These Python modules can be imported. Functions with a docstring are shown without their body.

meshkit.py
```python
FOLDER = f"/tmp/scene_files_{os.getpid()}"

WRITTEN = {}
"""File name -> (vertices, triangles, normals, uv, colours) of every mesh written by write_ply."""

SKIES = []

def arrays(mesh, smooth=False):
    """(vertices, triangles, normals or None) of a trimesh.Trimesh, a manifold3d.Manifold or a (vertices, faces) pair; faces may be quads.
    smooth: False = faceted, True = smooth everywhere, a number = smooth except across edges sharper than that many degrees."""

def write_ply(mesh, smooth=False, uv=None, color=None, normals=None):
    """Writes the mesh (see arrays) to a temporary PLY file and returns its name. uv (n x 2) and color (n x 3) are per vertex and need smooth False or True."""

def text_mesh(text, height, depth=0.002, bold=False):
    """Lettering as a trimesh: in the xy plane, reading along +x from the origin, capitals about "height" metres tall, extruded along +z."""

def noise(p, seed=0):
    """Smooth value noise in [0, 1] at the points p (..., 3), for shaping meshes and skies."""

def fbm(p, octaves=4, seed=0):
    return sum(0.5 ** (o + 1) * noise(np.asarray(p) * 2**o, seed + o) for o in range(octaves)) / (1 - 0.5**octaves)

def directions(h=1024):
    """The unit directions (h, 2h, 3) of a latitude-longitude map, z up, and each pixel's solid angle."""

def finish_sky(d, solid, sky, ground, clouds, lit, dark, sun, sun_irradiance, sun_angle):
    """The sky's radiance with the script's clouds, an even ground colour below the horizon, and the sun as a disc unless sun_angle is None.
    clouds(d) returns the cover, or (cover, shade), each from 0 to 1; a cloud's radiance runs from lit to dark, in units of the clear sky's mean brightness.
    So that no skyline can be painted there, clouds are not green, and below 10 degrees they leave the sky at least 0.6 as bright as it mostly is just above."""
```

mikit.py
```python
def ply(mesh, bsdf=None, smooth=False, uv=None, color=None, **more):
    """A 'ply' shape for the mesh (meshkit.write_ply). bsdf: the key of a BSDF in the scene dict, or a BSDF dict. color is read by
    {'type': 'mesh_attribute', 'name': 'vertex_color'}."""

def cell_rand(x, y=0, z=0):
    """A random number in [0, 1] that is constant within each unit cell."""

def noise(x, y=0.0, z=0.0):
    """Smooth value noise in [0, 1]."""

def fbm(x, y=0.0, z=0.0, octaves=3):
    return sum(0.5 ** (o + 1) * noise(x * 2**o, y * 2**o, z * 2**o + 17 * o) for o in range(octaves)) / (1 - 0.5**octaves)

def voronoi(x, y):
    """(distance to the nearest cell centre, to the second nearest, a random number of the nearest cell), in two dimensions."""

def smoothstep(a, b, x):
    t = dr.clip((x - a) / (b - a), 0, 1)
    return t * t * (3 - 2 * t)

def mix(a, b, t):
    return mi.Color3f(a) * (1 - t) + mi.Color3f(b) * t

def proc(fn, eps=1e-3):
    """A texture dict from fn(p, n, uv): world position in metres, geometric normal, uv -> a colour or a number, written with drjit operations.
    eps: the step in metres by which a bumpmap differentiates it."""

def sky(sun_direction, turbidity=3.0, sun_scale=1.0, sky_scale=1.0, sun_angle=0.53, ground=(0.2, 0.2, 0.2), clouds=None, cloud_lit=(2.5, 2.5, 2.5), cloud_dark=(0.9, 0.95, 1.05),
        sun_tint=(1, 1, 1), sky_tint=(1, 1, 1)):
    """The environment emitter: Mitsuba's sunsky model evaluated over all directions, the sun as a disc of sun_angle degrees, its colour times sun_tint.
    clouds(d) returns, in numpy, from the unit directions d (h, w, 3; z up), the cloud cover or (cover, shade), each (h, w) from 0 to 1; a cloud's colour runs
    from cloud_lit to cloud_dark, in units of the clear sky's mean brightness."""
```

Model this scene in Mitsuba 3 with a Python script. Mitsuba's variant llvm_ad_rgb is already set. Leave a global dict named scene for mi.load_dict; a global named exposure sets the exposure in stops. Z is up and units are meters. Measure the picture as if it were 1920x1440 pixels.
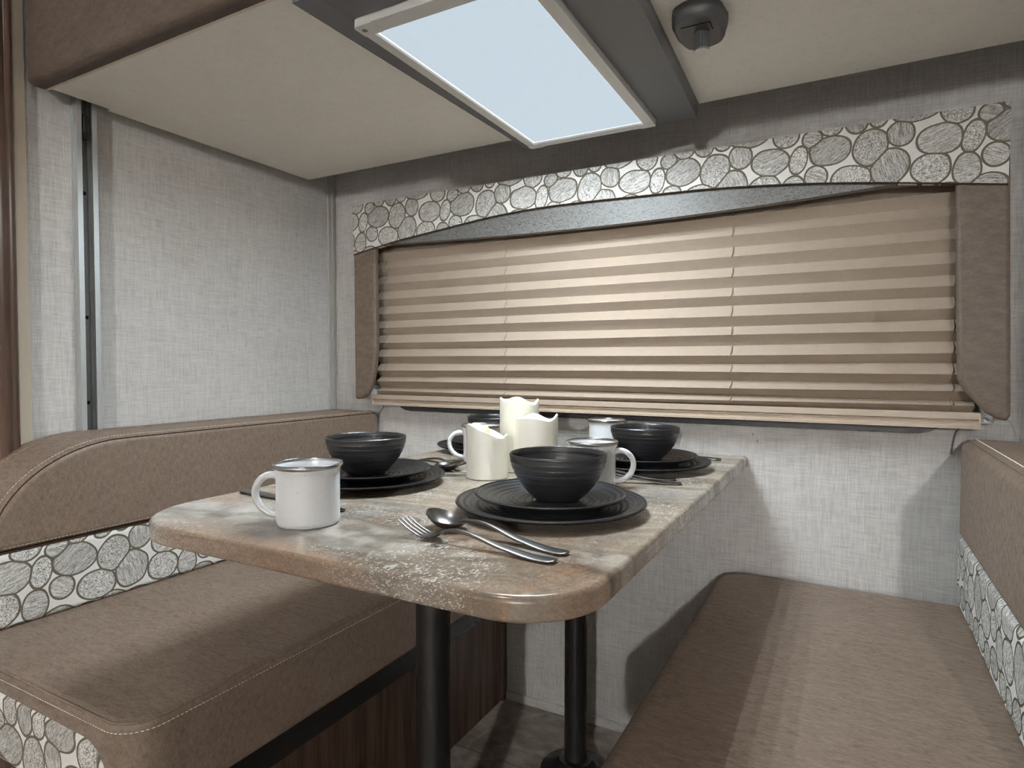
import math, random
import numpy as np, trimesh, shapely
import shapely.geometry as sg
from shapely import affinity
import manifold3d as m3
import drjit as dr
import mitsuba as mi
import mikit
from mikit import noise, fbm, voronoi, cell_rand, smoothstep, mix, proc

T = mi.ScalarTransform4f
PI = math.pi
H = 0.903                      # height of the eye above the floor; meshes below are given relative to eye height and lifted by H
scene, labels = {}, {}

# ------------------------------------------------------------------ camera, lights, exposure
YAW, PITCH, ROLL, FPX = -0.497708, -0.0301713, -0.00110808, 1165.95
_cy, _sy, _cp, _sp = math.cos(YAW), math.sin(YAW), math.cos(PITCH), math.sin(PITCH)
FWD = np.array([_sy * _cp, _cy * _cp, _sp])
_r = np.array([_cy, -_sy, 0.0]); _d = np.cross(FWD, _r)
UP = -(-math.sin(ROLL) * _r + math.cos(ROLL) * _d)
scene['camera'] = {'type': 'perspective', 'fov_axis': 'x', 'fov': math.degrees(2 * math.atan(960 / FPX)), 'near_clip': 0.02, 'far_clip': 50,
                   'to_world': T().look_at(origin=[0, 0, H], target=[float(v) for v in np.array([0, 0, H]) + FWD], up=[float(v) for v in UP])}
exposure = 0.0
PANEL_GLOW = (0.53, 0.635, 0.71)       # what the diffuser of the ceiling panel shows
PANEL_EDGE = (0.95, 1.0, 1.05)
PANEL_BEAM = (0.150, 0.167, 0.177)        # intensity of each of the LED clusters behind the diffuser
AISLE_LAMP = (46.0, 45.8, 45.5)        # ceiling lamp just behind the camera
FAR_LAMP = (5400.0, 5370.0, 5310.0)    # small globe wall lamp at the far end of the aisle

# ------------------------------------------------------------------ helpers
def trans(mesh, x=0, y=0, z=0):
    m = mesh.copy(); m.apply_translation([x, y, z]); return m

def tm(man):
    q = man.to_mesh()
    return trimesh.Trimesh(np.array(q.vert_properties[:, :3], float), np.array(q.tri_verts), process=False)

def cat(*ms):
    return trimesh.util.concatenate([m for m in ms])

def key_for(name, parent=None):
    base = (parent + '__' if parent else '') + name
    used = lambda k: k in scene or k in labels or any(s.startswith(k + '__') for s in scene)
    if not used(base):
        return base
    i = 1
    while used(f'{base}_{i:03d}'):
        i += 1
    return f'{base}_{i:03d}'

def put(name, mesh, mat, parent=None, smooth=30, uv=None, lift=True, **more):
    """One mesh of the scene; relative to eye height unless lift is False."""
    k = key_for(name, parent)
    m = mesh
    if lift:
        m = trans(mesh, 0, 0, H) if not isinstance(mesh, tuple) else (mesh[0] + [0, 0, H], mesh[1])
    scene[k] = mikit.ply(m, mat, smooth=smooth, uv=uv, **more)
    return k

def shape(mesh, mat, smooth=30, uv=None):
    return mikit.ply(mesh, mat, smooth=smooth, uv=uv)

def use(name, d, to_world, parent=None):
    k = key_for(name, parent)
    scene[k] = {**d, 'to_world': to_world}
    return k

def say(k, label, category=None, group=None, kind=None):
    e = {'label': label}
    if category: e['category'] = category
    if group: e['group'] = group
    if kind: e['kind'] = kind
    labels[k] = e
    return k

def thing(name, label, category, group=None):
    return say(key_for(name), label, category, group)

def struct(name, mesh, mat, label, smooth=False, **kw):
    k = put(name, mesh, mat, None, smooth, **kw)
    return say(k, label, None, None, 'structure')

def box(x0, x1, y0, y1, z0, z1):
    b = trimesh.creation.box([x1 - x0, y1 - y0, z1 - z0])
    b.apply_translation([(x0 + x1) / 2, (y0 + y1) / 2, (z0 + z1) / 2])
    return b

def rbox(x0, x1, y0, y1, z0, z1, r=0.005, seg=16):
    pts = []
    s = tm(m3.Manifold.sphere(r, seg)).vertices
    for x in (x0 + r, x1 - r):
        for y in (y0 + r, y1 - r):
            for z in (z0 + r, z1 - r):
                pts.append(s + [x, y, z])
    return tm(m3.Manifold.hull_points(np.vstack(pts)))

def rrect(x0, x1, y0, y1, r, n=10):
    """Rounded rectangle; r one radius or four for (x0,y0), (x1,y0), (x1,y1), (x0,y1)."""
    if not isinstance(r, (tuple, list)): r = (r,) * 4
    out = []
    for (cx, cy, a0), q in zip(((x0, y0, PI), (x1, y0, 1.5 * PI), (x1, y1, 0), (x0, y1, .5 * PI)), r):
        sx, sy = (1 if cx == x0 else -1), (1 if cy == y0 else -1)
        if q <= 0: out.append((cx, cy)); continue
        for t in np.linspace(a0, a0 + PI / 2, n):
            out.append((cx + sx * q + q * math.cos(t), cy + sy * q + q * math.sin(t)))
    return sg.Polygon(out)

def layers(poly, lv, axes='xyz'):
    """Convex solid: hull of the convex outline inset by lv = [(height, inset)]; axes maps (u, v, height)."""
    pts = []
    for h, ins in lv:
        q = poly.buffer(-ins, join_style='round') if ins > 0 else poly
        c = np.array(q.exterior.coords)[:-1]
        pts.append(np.column_stack([c, np.full(len(c), h)]))
    p = np.vstack(pts)
    p = p[:, [{'xyz': (0, 1, 2), 'xzy': (0, 2, 1), 'zxy': (2, 0, 1)}[axes]][0]]
    return tm(m3.Manifold.hull_points(p))

def roundover(z0, z1, rb, rt, n=6):
    """Layer list for layers(): rounded bottom (rb) and top (rt) edges."""
    lv = []
    for t in np.linspace(0, PI / 2, n):
        if rb > 0: lv.append((z0 + rb * (1 - math.sin(t)), rb * (1 - math.cos(t))))
    if rb <= 0: lv.append((z0, 0))
    for t in np.linspace(0, PI / 2, n):
        if rt > 0: lv.append((z1 - rt * (1 - math.sin(t)), rt * (1 - math.cos(t))))
    if rt <= 0: lv.append((z1, 0))
    return lv

def extrude(poly, h0, h1, plane='xy'):
    """Extruded outline. plane 'xz': outline in x and z, thickness h0..h1 along y; 'yz': outline in y and z, along x."""
    m = trimesh.creation.extrude_polygon(poly, h1 - h0, engine='earcut')
    v = np.array(m.vertices); v[:, 2] += h0
    f = np.array(m.faces)
    if plane == 'xz':
        v = v[:, [0, 2, 1]]; f = f[:, ::-1]
    elif plane == 'yz':
        v = v[:, [2, 0, 1]]
    return trimesh.Trimesh(v, f, process=False)

def lathe(prof, n=64):
    """Closed solid of revolution from a profile [(r, z)] that starts and ends on the axis."""
    p = np.array(prof, float)
    a = np.linspace(0, 2 * PI, n, endpoint=False)
    v = np.stack([np.outer(p[:, 0], np.cos(a)), np.outer(p[:, 0], np.sin(a)), np.repeat(p[:, 1:2], n, 1)], -1).reshape(-1, 3)
    f = []
    for i in range(len(p) - 1):
        for j in range(n):
            k = (j + 1) % n
            q = (i * n + j, i * n + k, (i + 1) * n + k, (i + 1) * n + j)
            f += [(q[0], q[1], q[2]), (q[0], q[2], q[3])]
    m = trimesh.Trimesh(v, np.array(f))
    m.merge_vertices(); m.update_faces(m.nondegenerate_faces()); m.remove_unreferenced_vertices()
    if m.volume < 0: m.invert()
    return m

def ring(prof, n=64):
    """Solid of revolution from a closed profile loop off the axis."""
    p = list(prof) + [prof[0]]
    return lathe(p, n)

def tube(path, r, seg=8, closed=False, flat=1.0, side=None):
    """Tube along a path; flat scales the cross-section across 'side'."""
    P = np.array(path, float); n = len(P)
    if closed:
        tan = np.roll(P, -1, 0) - np.roll(P, 1, 0)
    else:
        tan = np.gradient(P, axis=0)
    tan /= np.linalg.norm(tan, axis=1, keepdims=True)
    rr = np.broadcast_to(np.asarray(r, float), (n,))
    ref = np.array(side if side is not None else ([0, 0, 1] if abs(tan[:, 2]).mean() < .8 else [1, 0, 0]), float)
    a = np.linspace(0, 2 * PI, seg, endpoint=False)
    rings = []
    for i in range(n):
        u = ref - tan[i] * (ref @ tan[i])
        if np.linalg.norm(u) < 1e-6: u = np.cross(tan[i], [0.3, .5, .8])
        u /= np.linalg.norm(u); w = np.cross(tan[i], u)
        rings.append(P[i] + rr[i] * (np.outer(np.cos(a), u) * flat + np.outer(np.sin(a), w)))
    v = np.vstack(rings); f = []
    for i in range(n if closed else n - 1):
        for j in range(seg):
            k = (j + 1) % seg; i2 = (i + 1) % n
            q = (i * seg + j, i * seg + k, i2 * seg + k, i2 * seg + j)
            f += [(q[0], q[1], q[2]), (q[0], q[2], q[3])]
    if not closed:
        v = np.vstack([v, P[0], P[-1]]); c0, c1 = len(v) - 2, len(v) - 1
        for j in range(seg):
            k = (j + 1) % seg
            f += [(c0, k, j), (c1, (n - 1) * seg + j, (n - 1) * seg + k)]
    m = trimesh.Trimesh(v, np.array(f), process=False)
    if m.volume < 0: m.invert()
    return m

def spline(pts, n=60):
    from scipy.interpolate import CubicSpline
    P = np.array(pts, float)
    t = np.concatenate([[0], np.cumsum(np.linalg.norm(np.diff(P, axis=0), axis=1))])
    return CubicSpline(t, P)(np.linspace(0, t[-1], n))

def resample(P, step):
    P = np.array(P, float)
    t = np.concatenate([[0], np.cumsum(np.linalg.norm(np.diff(P, axis=0), axis=1))])
    s = np.linspace(0, t[-1], max(2, int(t[-1] / step)))
    return np.column_stack([np.interp(s, t, P[:, k]) for k in range(P.shape[1])])

def stitches(path, r=0.0006, step=0.0062, dash=0.0046):
    """Row of thread dashes along a path, one mesh."""
    P = np.array(path, float)
    t = np.concatenate([[0], np.cumsum(np.linalg.norm(np.diff(P, axis=0), axis=1))])
    out = []
    for s in np.arange(0, t[-1] - dash, step):
        q = np.column_stack([np.interp([s, s + dash / 2, s + dash], t, P[:, k]) for k in range(3)])
        out.append(tube(q, [r * .5, r, r * .5], 5))
    return cat(*out)

# ------------------------------------------------------------------ materials
def C(c):
    return {'type': 'rgb', 'value': list(c)}

def diffuse(c):
    return {'type': 'twosided', 'bsdf': {'type': 'diffuse', 'reflectance': c if isinstance(c, dict) else C(c)}}

def princ(c, rough=.5, spec=.5, metallic=0.0, **k):
    b = {'type': 'principled', 'base_color': c if isinstance(c, dict) else C(c), 'roughness': rough, 'metallic': metallic, **k}
    if metallic == 0: b['specular'] = spec
    return {'type': 'twosided', 'bsdf': b}

def bumped(inner, fn, scale=1.0, eps=1e-3):
    return {'type': 'twosided', 'bsdf': {'type': 'bumpmap', 'arbitrary': proc(fn, eps), 'scale': scale, 'bsdf': inner['bsdf']}}

def linen(p, n, uv):
    u, v = p.x + p.y, p.z
    a = noise(u * 1050, v * 60, p.x * 3) * .62 + noise(u * 420 + 7, v * 26) * .38       # upright threads
    b = noise(u * 60, v * 1050, 5.0) * .62 + noise(u * 32, v * 420 + 3, 9.0) * .38      # lying threads
    slub = noise(u * 60, v * 10, 2.0) * .5 + noise(u * 9, v * 70, 4.0) * .5
    w = (a - .5) * .34 + (b - .5) * .30 + (slub - .5) * .05
    return mi.Color3f(.50, .487, .472) * (1.0 + w)

scene['linen'] = diffuse(proc(linen))
scene['trim_paper'] = diffuse((.40, .385, .365))

def cream(p, n, uv):
    s = fbm(p.x * 60, p.y * 60, p.z * 60)
    d = smoothstep(.70, .85, noise(p.x * 300, p.y * 300, p.z * 300))
    return mi.Color3f(.86, .83, .765) * (1 + (s - .5) * .07) * (1 - .06 * d)
scene['cream'] = diffuse(proc(cream))
scene['cream_edge'] = diffuse((.70, .62, .53))
scene['white_ceiling'] = diffuse((.72, .70, .66))
scene['beige'] = diffuse((.52, .455, .37))

def leather(c0, c1):
    def f(p, n, uv):
        a = fbm(p.x * 70, p.y * 240, p.z * 100)
        b = fbm(p.x * 220 + 4, p.y * 600, p.z * 280)
        big = fbm(p.x * 9, p.y * 9, p.z * 9 + 3)
        t = dr.clip(.5 + (a - .5) * 1.0 + (b - .5) * .9 + (big - .5) * .3, 0, 1)
        return mix(c0, c1, t)
    return f
def grain(p, n, uv):
    return noise(p.x * 900, p.y * 900, p.z * 900) * .00012
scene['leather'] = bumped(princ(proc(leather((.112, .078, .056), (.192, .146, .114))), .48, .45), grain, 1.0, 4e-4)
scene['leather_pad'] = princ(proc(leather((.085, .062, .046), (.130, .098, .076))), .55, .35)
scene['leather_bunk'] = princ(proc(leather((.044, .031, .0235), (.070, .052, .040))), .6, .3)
scene['seam'] = diffuse((.035, .024, .018))
scene['thread'] = diffuse((.62, .54, .42))
scene['thread_white'] = diffuse((.74, .68, .58))

# printed pebbles: one repeat of the cloth is 0.282 x 0.195 m; (x, z, half width, half height, turn, kind)
PEB_P, PEB_V = 0.282, 0.195
PEB = [(.0, .0, .0372, .0290, .0, 1), (.0504, -.0041, .0170, .0285, -.25, 0), (.1052, .0056, .0385, .0300, .16, 2), (.1736, -.0002, .0300, .0365, -.35, 0),
       (.2232, .0193, .0232, .0248, .0, 1), (.0752, .0335, .0186, .0176, .1, 1), (.1085, .0540, .0215, .0215, .0, 0), (.1500, .0550, .0205, .0240, .2, 2),
       (.1880, .0570, .0175, .0210, -.2, 0), (.0270, .0470, .0262, .0250, .35, 0), (.2440, .0580, .0400, .0235, .05, 2), (.0828, -.0405, .0218, .0225, .0, 1),
       (.1414, -.0530, .0365, .0280, .0, 0), (.2062, -.0403, .0320, .0375, -.25, 1), (.2702, -.0530, .0325, .0295, .2, 0), (.0413, -.0600, .0222, .0290, -.15, 2),
       (.0740, -.0920, .0285, .0205, .15, 1), (.0140, -.0990, .0240, .0190, .0, 0), (.1220, -.1010, .0230, .0200, .0, 2), (.1690, -.0930, .0250, .0195, .1, 0),
       (.2170, -.0990, .0240, .0200, -.1, 1), (.2600, -.1010, .0200, .0170, .2, 0)]
def pebbles(p, n, uv):
    u, v = uv.x, uv.y
    first, second, kind, ident = mi.Float(9), mi.Float(9), mi.Float(0), mi.Float(0)
    wob = (noise(u * 40, v * 40) - .5) * .16
    for i, (x, z, a, b, t, k) in enumerate(PEB):
        dx = u - x; dx = dx - PEB_P * dr.round(dx / PEB_P)
        dz = v - z; dz = dz - PEB_V * dr.round(dz / PEB_V)
        c, s = math.cos(t), math.sin(t)
        e = dr.sqrt(dr.sqrt(dr.square(dr.square((dx * c + dz * s) / a)) + dr.square(dr.square((dz * c - dx * s) / b)) + 1.85 * dr.square((dx * c + dz * s) / a) * dr.square((dz * c - dx * s) / b))) + wob
        e = e * 1.06
        d = (e - 1) * (a * b / (a + b) * 2)
        near = d < first
        second = dr.select(near, first, dr.minimum(second, d))
        kind = dr.select(near, float(k), kind); ident = dr.select(near, float(i), ident)
        first = dr.minimum(first, d)
    edge = dr.maximum(first, (first - second) * .5 + .0002)
    inside = smoothstep(.0004, -.0008, edge)
    line = smoothstep(.0023, .0014, dr.abs(edge - .0002))
    speck = noise(u * 900, v * 900, ident) * .6 + noise(u * 480, v * 480, ident + 5) * .4
    ang = cell_rand(ident, 3) * 3.0 - 1.5
    ca, sa = dr.cos(ang), dr.sin(ang)
    s1, s2 = u * ca + v * sa, v * ca - u * sa
    stri = noise(s1 * 110, s2 * 1100, ident)
    warp = (fbm(s1 * 40, s2 * 40, ident) - .5) * .03
    vein = smoothstep(.0011, .0004, dr.abs(dr.abs(s2 + warp - .026 * dr.round((s2 + warp) / .026)) - .006)) * smoothstep(.42, .6, noise(s1 * 45, s2 * 45, 3 + ident))
    tone = .32 + .11 * cell_rand(ident, 7)
    coarse = dr.select(kind < .5, mi.Float(1), mi.Float(0))
    val = tone * (1 + coarse * (speck - .5) * 2.4 + (1 - coarse) * ((stri - .5) * 1.0 + (speck - .5) * .9)) + coarse * .05
    val = dr.clip(val, .03, .72)
    val = dr.select(kind > .5, val + (.55 - val) * vein * dr.select(kind < 1.5, mi.Float(1), mi.Float(.35)), val)
    stone = mi.Color3f(1.0, .975, .92) * val
    cloth = mi.Color3f(.63, .615, .59) * (.94 + .12 * noise(u * 700, v * 700))
    col = cloth * (1 - inside) + stone * inside
    return col * (1 - line) + mi.Color3f(.10, .088, .066) * line
scene['pebble_cloth'] = diffuse(proc(pebbles))

def silver(p, n, uv):
    s = noise(p.x * 640, p.y * 640, p.z * 640) * .6 + noise(p.x * 300, p.y * 300, p.z * 300) * .4
    s = smoothstep(.15, .62, s)
    return mi.Color3f(.105, .105, .10) * (.30 + .95 * s)
scene['silver_cloth'] = princ(proc(silver), .45, .4)

def shade_cloth(p, n, uv):
    rib = .5 + .5 * dr.sin(p.x * 1960)
    f = fbm(p.x * 160, p.y * 160, p.z * 260)
    return mi.Color3f(.325, .266, .212) * (.95 + .09 * rib + .12 * (f - .5))
scene['shade_cloth'] = diffuse(proc(shade_cloth))
scene['rail_tan'] = princ((.38, .305, .235), .5, .4)
scene['cord_tan'] = diffuse((.30, .25, .20))
scene['cord_dark'] = diffuse((.10, .09, .085))
scene['black_frame'] = princ((.02, .021, .023), .35, .4)
scene['window_glass'] = {'type': 'thindielectric'}
scene['clear_plastic'] = princ((.62, .62, .63), .2, .6)

scene['housing_grey'] = princ((.098, .101, .108), .42, .4)
scene['white_plastic'] = princ((.66, .65, .63), .4, .5)
scene['diffuser_sheet'] = princ((.08, .08, .08), .6, .1)
scene['screw_grey'] = princ((.16, .16, .165), .4, .5)
scene['aluminium'] = princ((.47, .49, .49), .42, metallic=.6)
scene['rail_inside'] = princ((.10, .10, .10), .5, metallic=.5)
scene['dark_plastic'] = princ((.045, .046, .048), .42, .4)
scene['chrome'] = princ((.44, .435, .43), .15, metallic=1.0)

def brownwood(c0, c1):
    def f(p, n, uv):
        g = fbm((p.x + p.y) * 60, (p.x - p.y) * 30, p.z * 3.0, 4)
        h = noise((p.x + p.y) * 400, 0.0, p.z * 14)
        kx, kz = (p.x + p.y) - .075, p.z - .12
        r = dr.sqrt(dr.square(kx * 2) + dr.square(kz))
        knot = dr.exp(-dr.square(r / .022))
        t = dr.clip(.5 + (g - .5) * 1.7 + (h - .5) * .45 - knot * .6, 0, 1)
        return mix(c0, c1, t)
    return f
scene['walnut'] = princ(proc(brownwood((.015, .009, .0066), (.052, .032, .0225))), .5, .3)
scene['door_wood'] = princ(proc(brownwood((.045, .026, .018), (.10, .06, .042))), .3, .5)
scene['black_metal'] = princ((.006, .006, .006), .3, .35)
scene['black_board'] = diffuse((.008, .008, .008))

def vinyl(p, n, uv):
    a = fbm(p.x * 9, p.y * 9, 1.0, 4); b = fbm(p.x * 34 + 3, p.y * 60, 2.0, 3); s = noise(p.x * 700, p.y * 700)
    t = dr.clip(.45 + (a - .5) * 1.9 + (b - .5) * .9, 0, 1)
    vein = smoothstep(.035, .0, dr.abs(fbm(p.x * 6 + 1, p.y * 6, 4.0, 4) - .5))
    c = mix((.125, .102, .086), (.285, .25, .218), t)
    return (c + mi.Color3f(.05, .045, .04) * vein) * (.85 + .3 * s)
scene['vinyl_tile'] = princ(proc(vinyl), .55, .35)
scene['grout'] = diffuse((.05, .043, .037))

def granite(p, n, uv):
    x, y, z = p.x, p.y, p.z
    w1 = fbm(x * 5, y * 5, 1.0, 4) - .5
    w2 = fbm(x * 18, y * 18, 3.0, 3) - .5
    v = (y - .16 * x) + w1 * .13 + w2 * .028                      # layers run mostly across the table
    l1 = fbm(v * 20, x * 2.2, 2.0, 4)
    l2 = fbm(v * 75, x * 7, 7.0, 3)
    t = dr.clip(.5 + (l1 - .5) * 1.5 + (l2 - .5) * .9, 0, 1)
    c = mix((.135, .112, .090), (.315, .290, .252), t)
    fine = noise(x * 900, y * 650, z * 900) * .5 + noise(x * 380, y * 260, z * 380) * .5
    mid = fbm(x * 110, y * 75, z * 110, 3)
    c = c * (1 + .55 * (fine - .5) + .55 * (mid - .5))
    grey = smoothstep(.42, .66, fbm(v * 11 + 4, x * 1.8, 12.0, 3))
    c = c * (1 - grey * mi.Color3f(.10, .03, -.06))
    white = smoothstep(.60, .72, fbm(v * 17 + 3, x * 2.6, 5.0, 3)) * smoothstep(.35, .62, fbm(x * 26, y * 26, 8.0))
    c = c + (mi.Color3f(.41, .405, .39) - c) * white * .5
    dark = smoothstep(.022, .0, dr.abs(fbm(v * 9 + 1, x * 1.4, 11.0, 3) - .47)) * smoothstep(.45, .6, noise(x * 8, y * 8, 2.0))
    c = c * (1 - .6 * dark)
    rust = smoothstep(.56, .74, fbm(x * 6 + 2.2, y * 9 + .4, 6.0, 4) + .26 * dr.exp(-dr.square((x + .60) / .15) - dr.square((y - .475) / .035)))
    rust2 = smoothstep(.010, .002, dr.abs(x + .262 - .35 * (y - .47) + .03 * w2)) * smoothstep(.585, .545, y)
    rust = dr.minimum(rust * .8 + rust2 * .7, 1)
    c = c + (mi.Color3f(.235, .150, .098) * (.5 + .9 * fine) - c) * rust * .75
    # small white quartz grains, in patches
    g = noise(x * 800, y * 600, z * 800 + 9) * .6 + noise(x * 330, y * 240, z * 330) * .4
    grains = smoothstep(.56, .72, g)
    patch = smoothstep(.50, .74, fbm(x * 8 + 5, y * 11, 9.0, 3) + .30 * dr.exp(-dr.square((x + .36) / .17) - dr.square((y - .535) / .06)))
    c = c + (mi.Color3f(.56, .57, .565) - c) * grains * patch * .7 * (1 - .7 * rust)
    return dr.clip(c * mi.Color3f(.85, .80, .745), .012, .6)
scene['granite'] = princ(proc(granite), .16, .5)

def stoneware(p, n, uv):
    s = noise(p.x * 900, p.y * 900, p.z * 900)
    return mi.Color3f(.0105, .011, .0125) * (.7 + .6 * s)
scene['stoneware'] = bumped(princ(proc(stoneware), .28, .58), lambda p, n, uv: noise(p.x * 700, p.y * 700, p.z * 1400) * .00025, 1.0, 5e-4)

def enamel(p, n, uv):
    a = noise(p.x * 430, p.y * 430, p.z * 430)
    sp = smoothstep(.925, .96, a)
    return mi.Color3f(.66, .672, .685) * (1 - sp) + mi.Color3f(.22, .22, .24) * sp
scene['enamel'] = princ(proc(enamel), .12, .5)
scene['enamel_plain'] = princ((.64, .655, .67), .12, .5)
scene['steel'] = princ((.185, .18, .178), .27, metallic=1.0)
scene['wax'] = princ((.73, .71, .615), .42, .4)
scene['flame_cream'] = princ((.80, .66, .38), .4, .4)
scene['lamp_white'] = diffuse((.7, .7, .68))

# ------------------------------------------------------------------ the setting
XL, XR, YB, ZF, ZC, YF, XE = -1.425, .365, 1.454, -.903, 1.12, -3.60, 1.30
struct('wall_left', box(XL - .05, XL, YF - .05, YB + .05, ZF, ZC), 'linen', 'left wall papered in pale grey linen weave')
wall = sg.box(XL, ZF, XE + .05, ZC).difference(rrect(-1.165, .155, -.105, .34, .05))
struct('wall_back', extrude(wall, YB, YB + .05, 'xz'), 'linen', 'back wall papered in grey linen weave around the window')
for x, z in ((-.185, -.152), (-.176, -.166)):
    put('screw', trans(rbox(-.0013, .0013, -.001, .002, -.0013, .0013, .0009, 8), x, YB, z), 'seam', 'wall_back', True)
struct('wall_right', cat(box(XR, XR + .05, .46, YB, ZF, ZC)), 'linen', 'partition behind the right bench papered in linen weave')
struct('wall_front', box(XL - .05, XE + .05, YF - .05, YF, ZF, ZC), 'white_ceiling', 'white wall at the far end of the aisle')
struct('wall_aisle', box(XE, XE + .05, YF, YB, ZF, ZC), 'white_ceiling', 'white wall along the aisle')
struct('ceiling', box(XL - .05, XE + .05, YF - .05, YB + .05, ZC, ZC + .05), 'white_ceiling', 'white ceiling of the trailer above the bunk')
fl = struct('floor', box(XL - .05, XE + .05, YF - .05, YB + .05, ZF - .05, ZF - .004), 'grout', 'floor of dark stone-look tiles')
xs = np.arange(-1.425, 1.35, .305); ys = [1.454, 1.215] + [.91 - .305 * i for i in range(15)]
for j in range(len(ys) - 1):
    for i in range(len(xs)):
        x0 = xs[i] + (.12 if j % 2 else .27) - .305
        x1 = min(x0 + .305, 1.29); x0 = max(x0, -1.42)
        if j < 4 and (x1 < -.86 or x0 > -.2): continue
        put('tile', layers(sg.box(x0 + .0008, ys[j + 1] + .0008, x1 - .0008, ys[j] - .0008), [(ZF - .004, 0), (ZF - .0008, 0), (ZF, .0008)]), 'vinyl_tile', fl, False)
struct('baseboard_back', box(-.812, .36, YB - .005, YB, ZF, ZF + .022), 'linen', 'thin strip of wallpapered moulding along the foot of the back wall')
struct('trim_1', cat(box(XL, XL + .007, YB - .028, YB, ZF, ZC), box(XL, XL + .011, YB - .016, YB - .007, ZF, ZC)), 'trim_paper', 'narrow batten in the corner of the left and back walls')
struct('trim_2', rbox(XL, XL + .012, .560, .624, ZF, ZC, .003, 8), 'beige', 'beige upright board at the near end of the left wall')
struct('trim_3', cat(tube([[XL + .022, .567, ZF], [XL + .022, .567, ZC]], .0165, 20), tube([[XL + .020, .586, ZF], [XL + .020, .586, ZC]], .012, 16)), 'door_wood', 'dark brown rounded wooden post at the left edge', smooth=40)

# window behind the blind
fr = rrect(-1.195, .185, -.133, .36, .075, 14).difference(rrect(-1.155, .145, -.098, .325, .045, 14))
w1 = struct('window_1', extrude(fr, YB - .010, YB + .04, 'xz'), 'black_frame', 'long window with a black rounded frame showing under the blind')
put('pane', (np.array([[-1.165, YB + .03, -.105], [.155, YB + .03, -.105], [.155, YB + .03, .34], [-1.165, YB + .03, .34]]), np.array([[0, 1, 2], [0, 2, 3]])), 'window_glass', w1, False)

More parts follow.
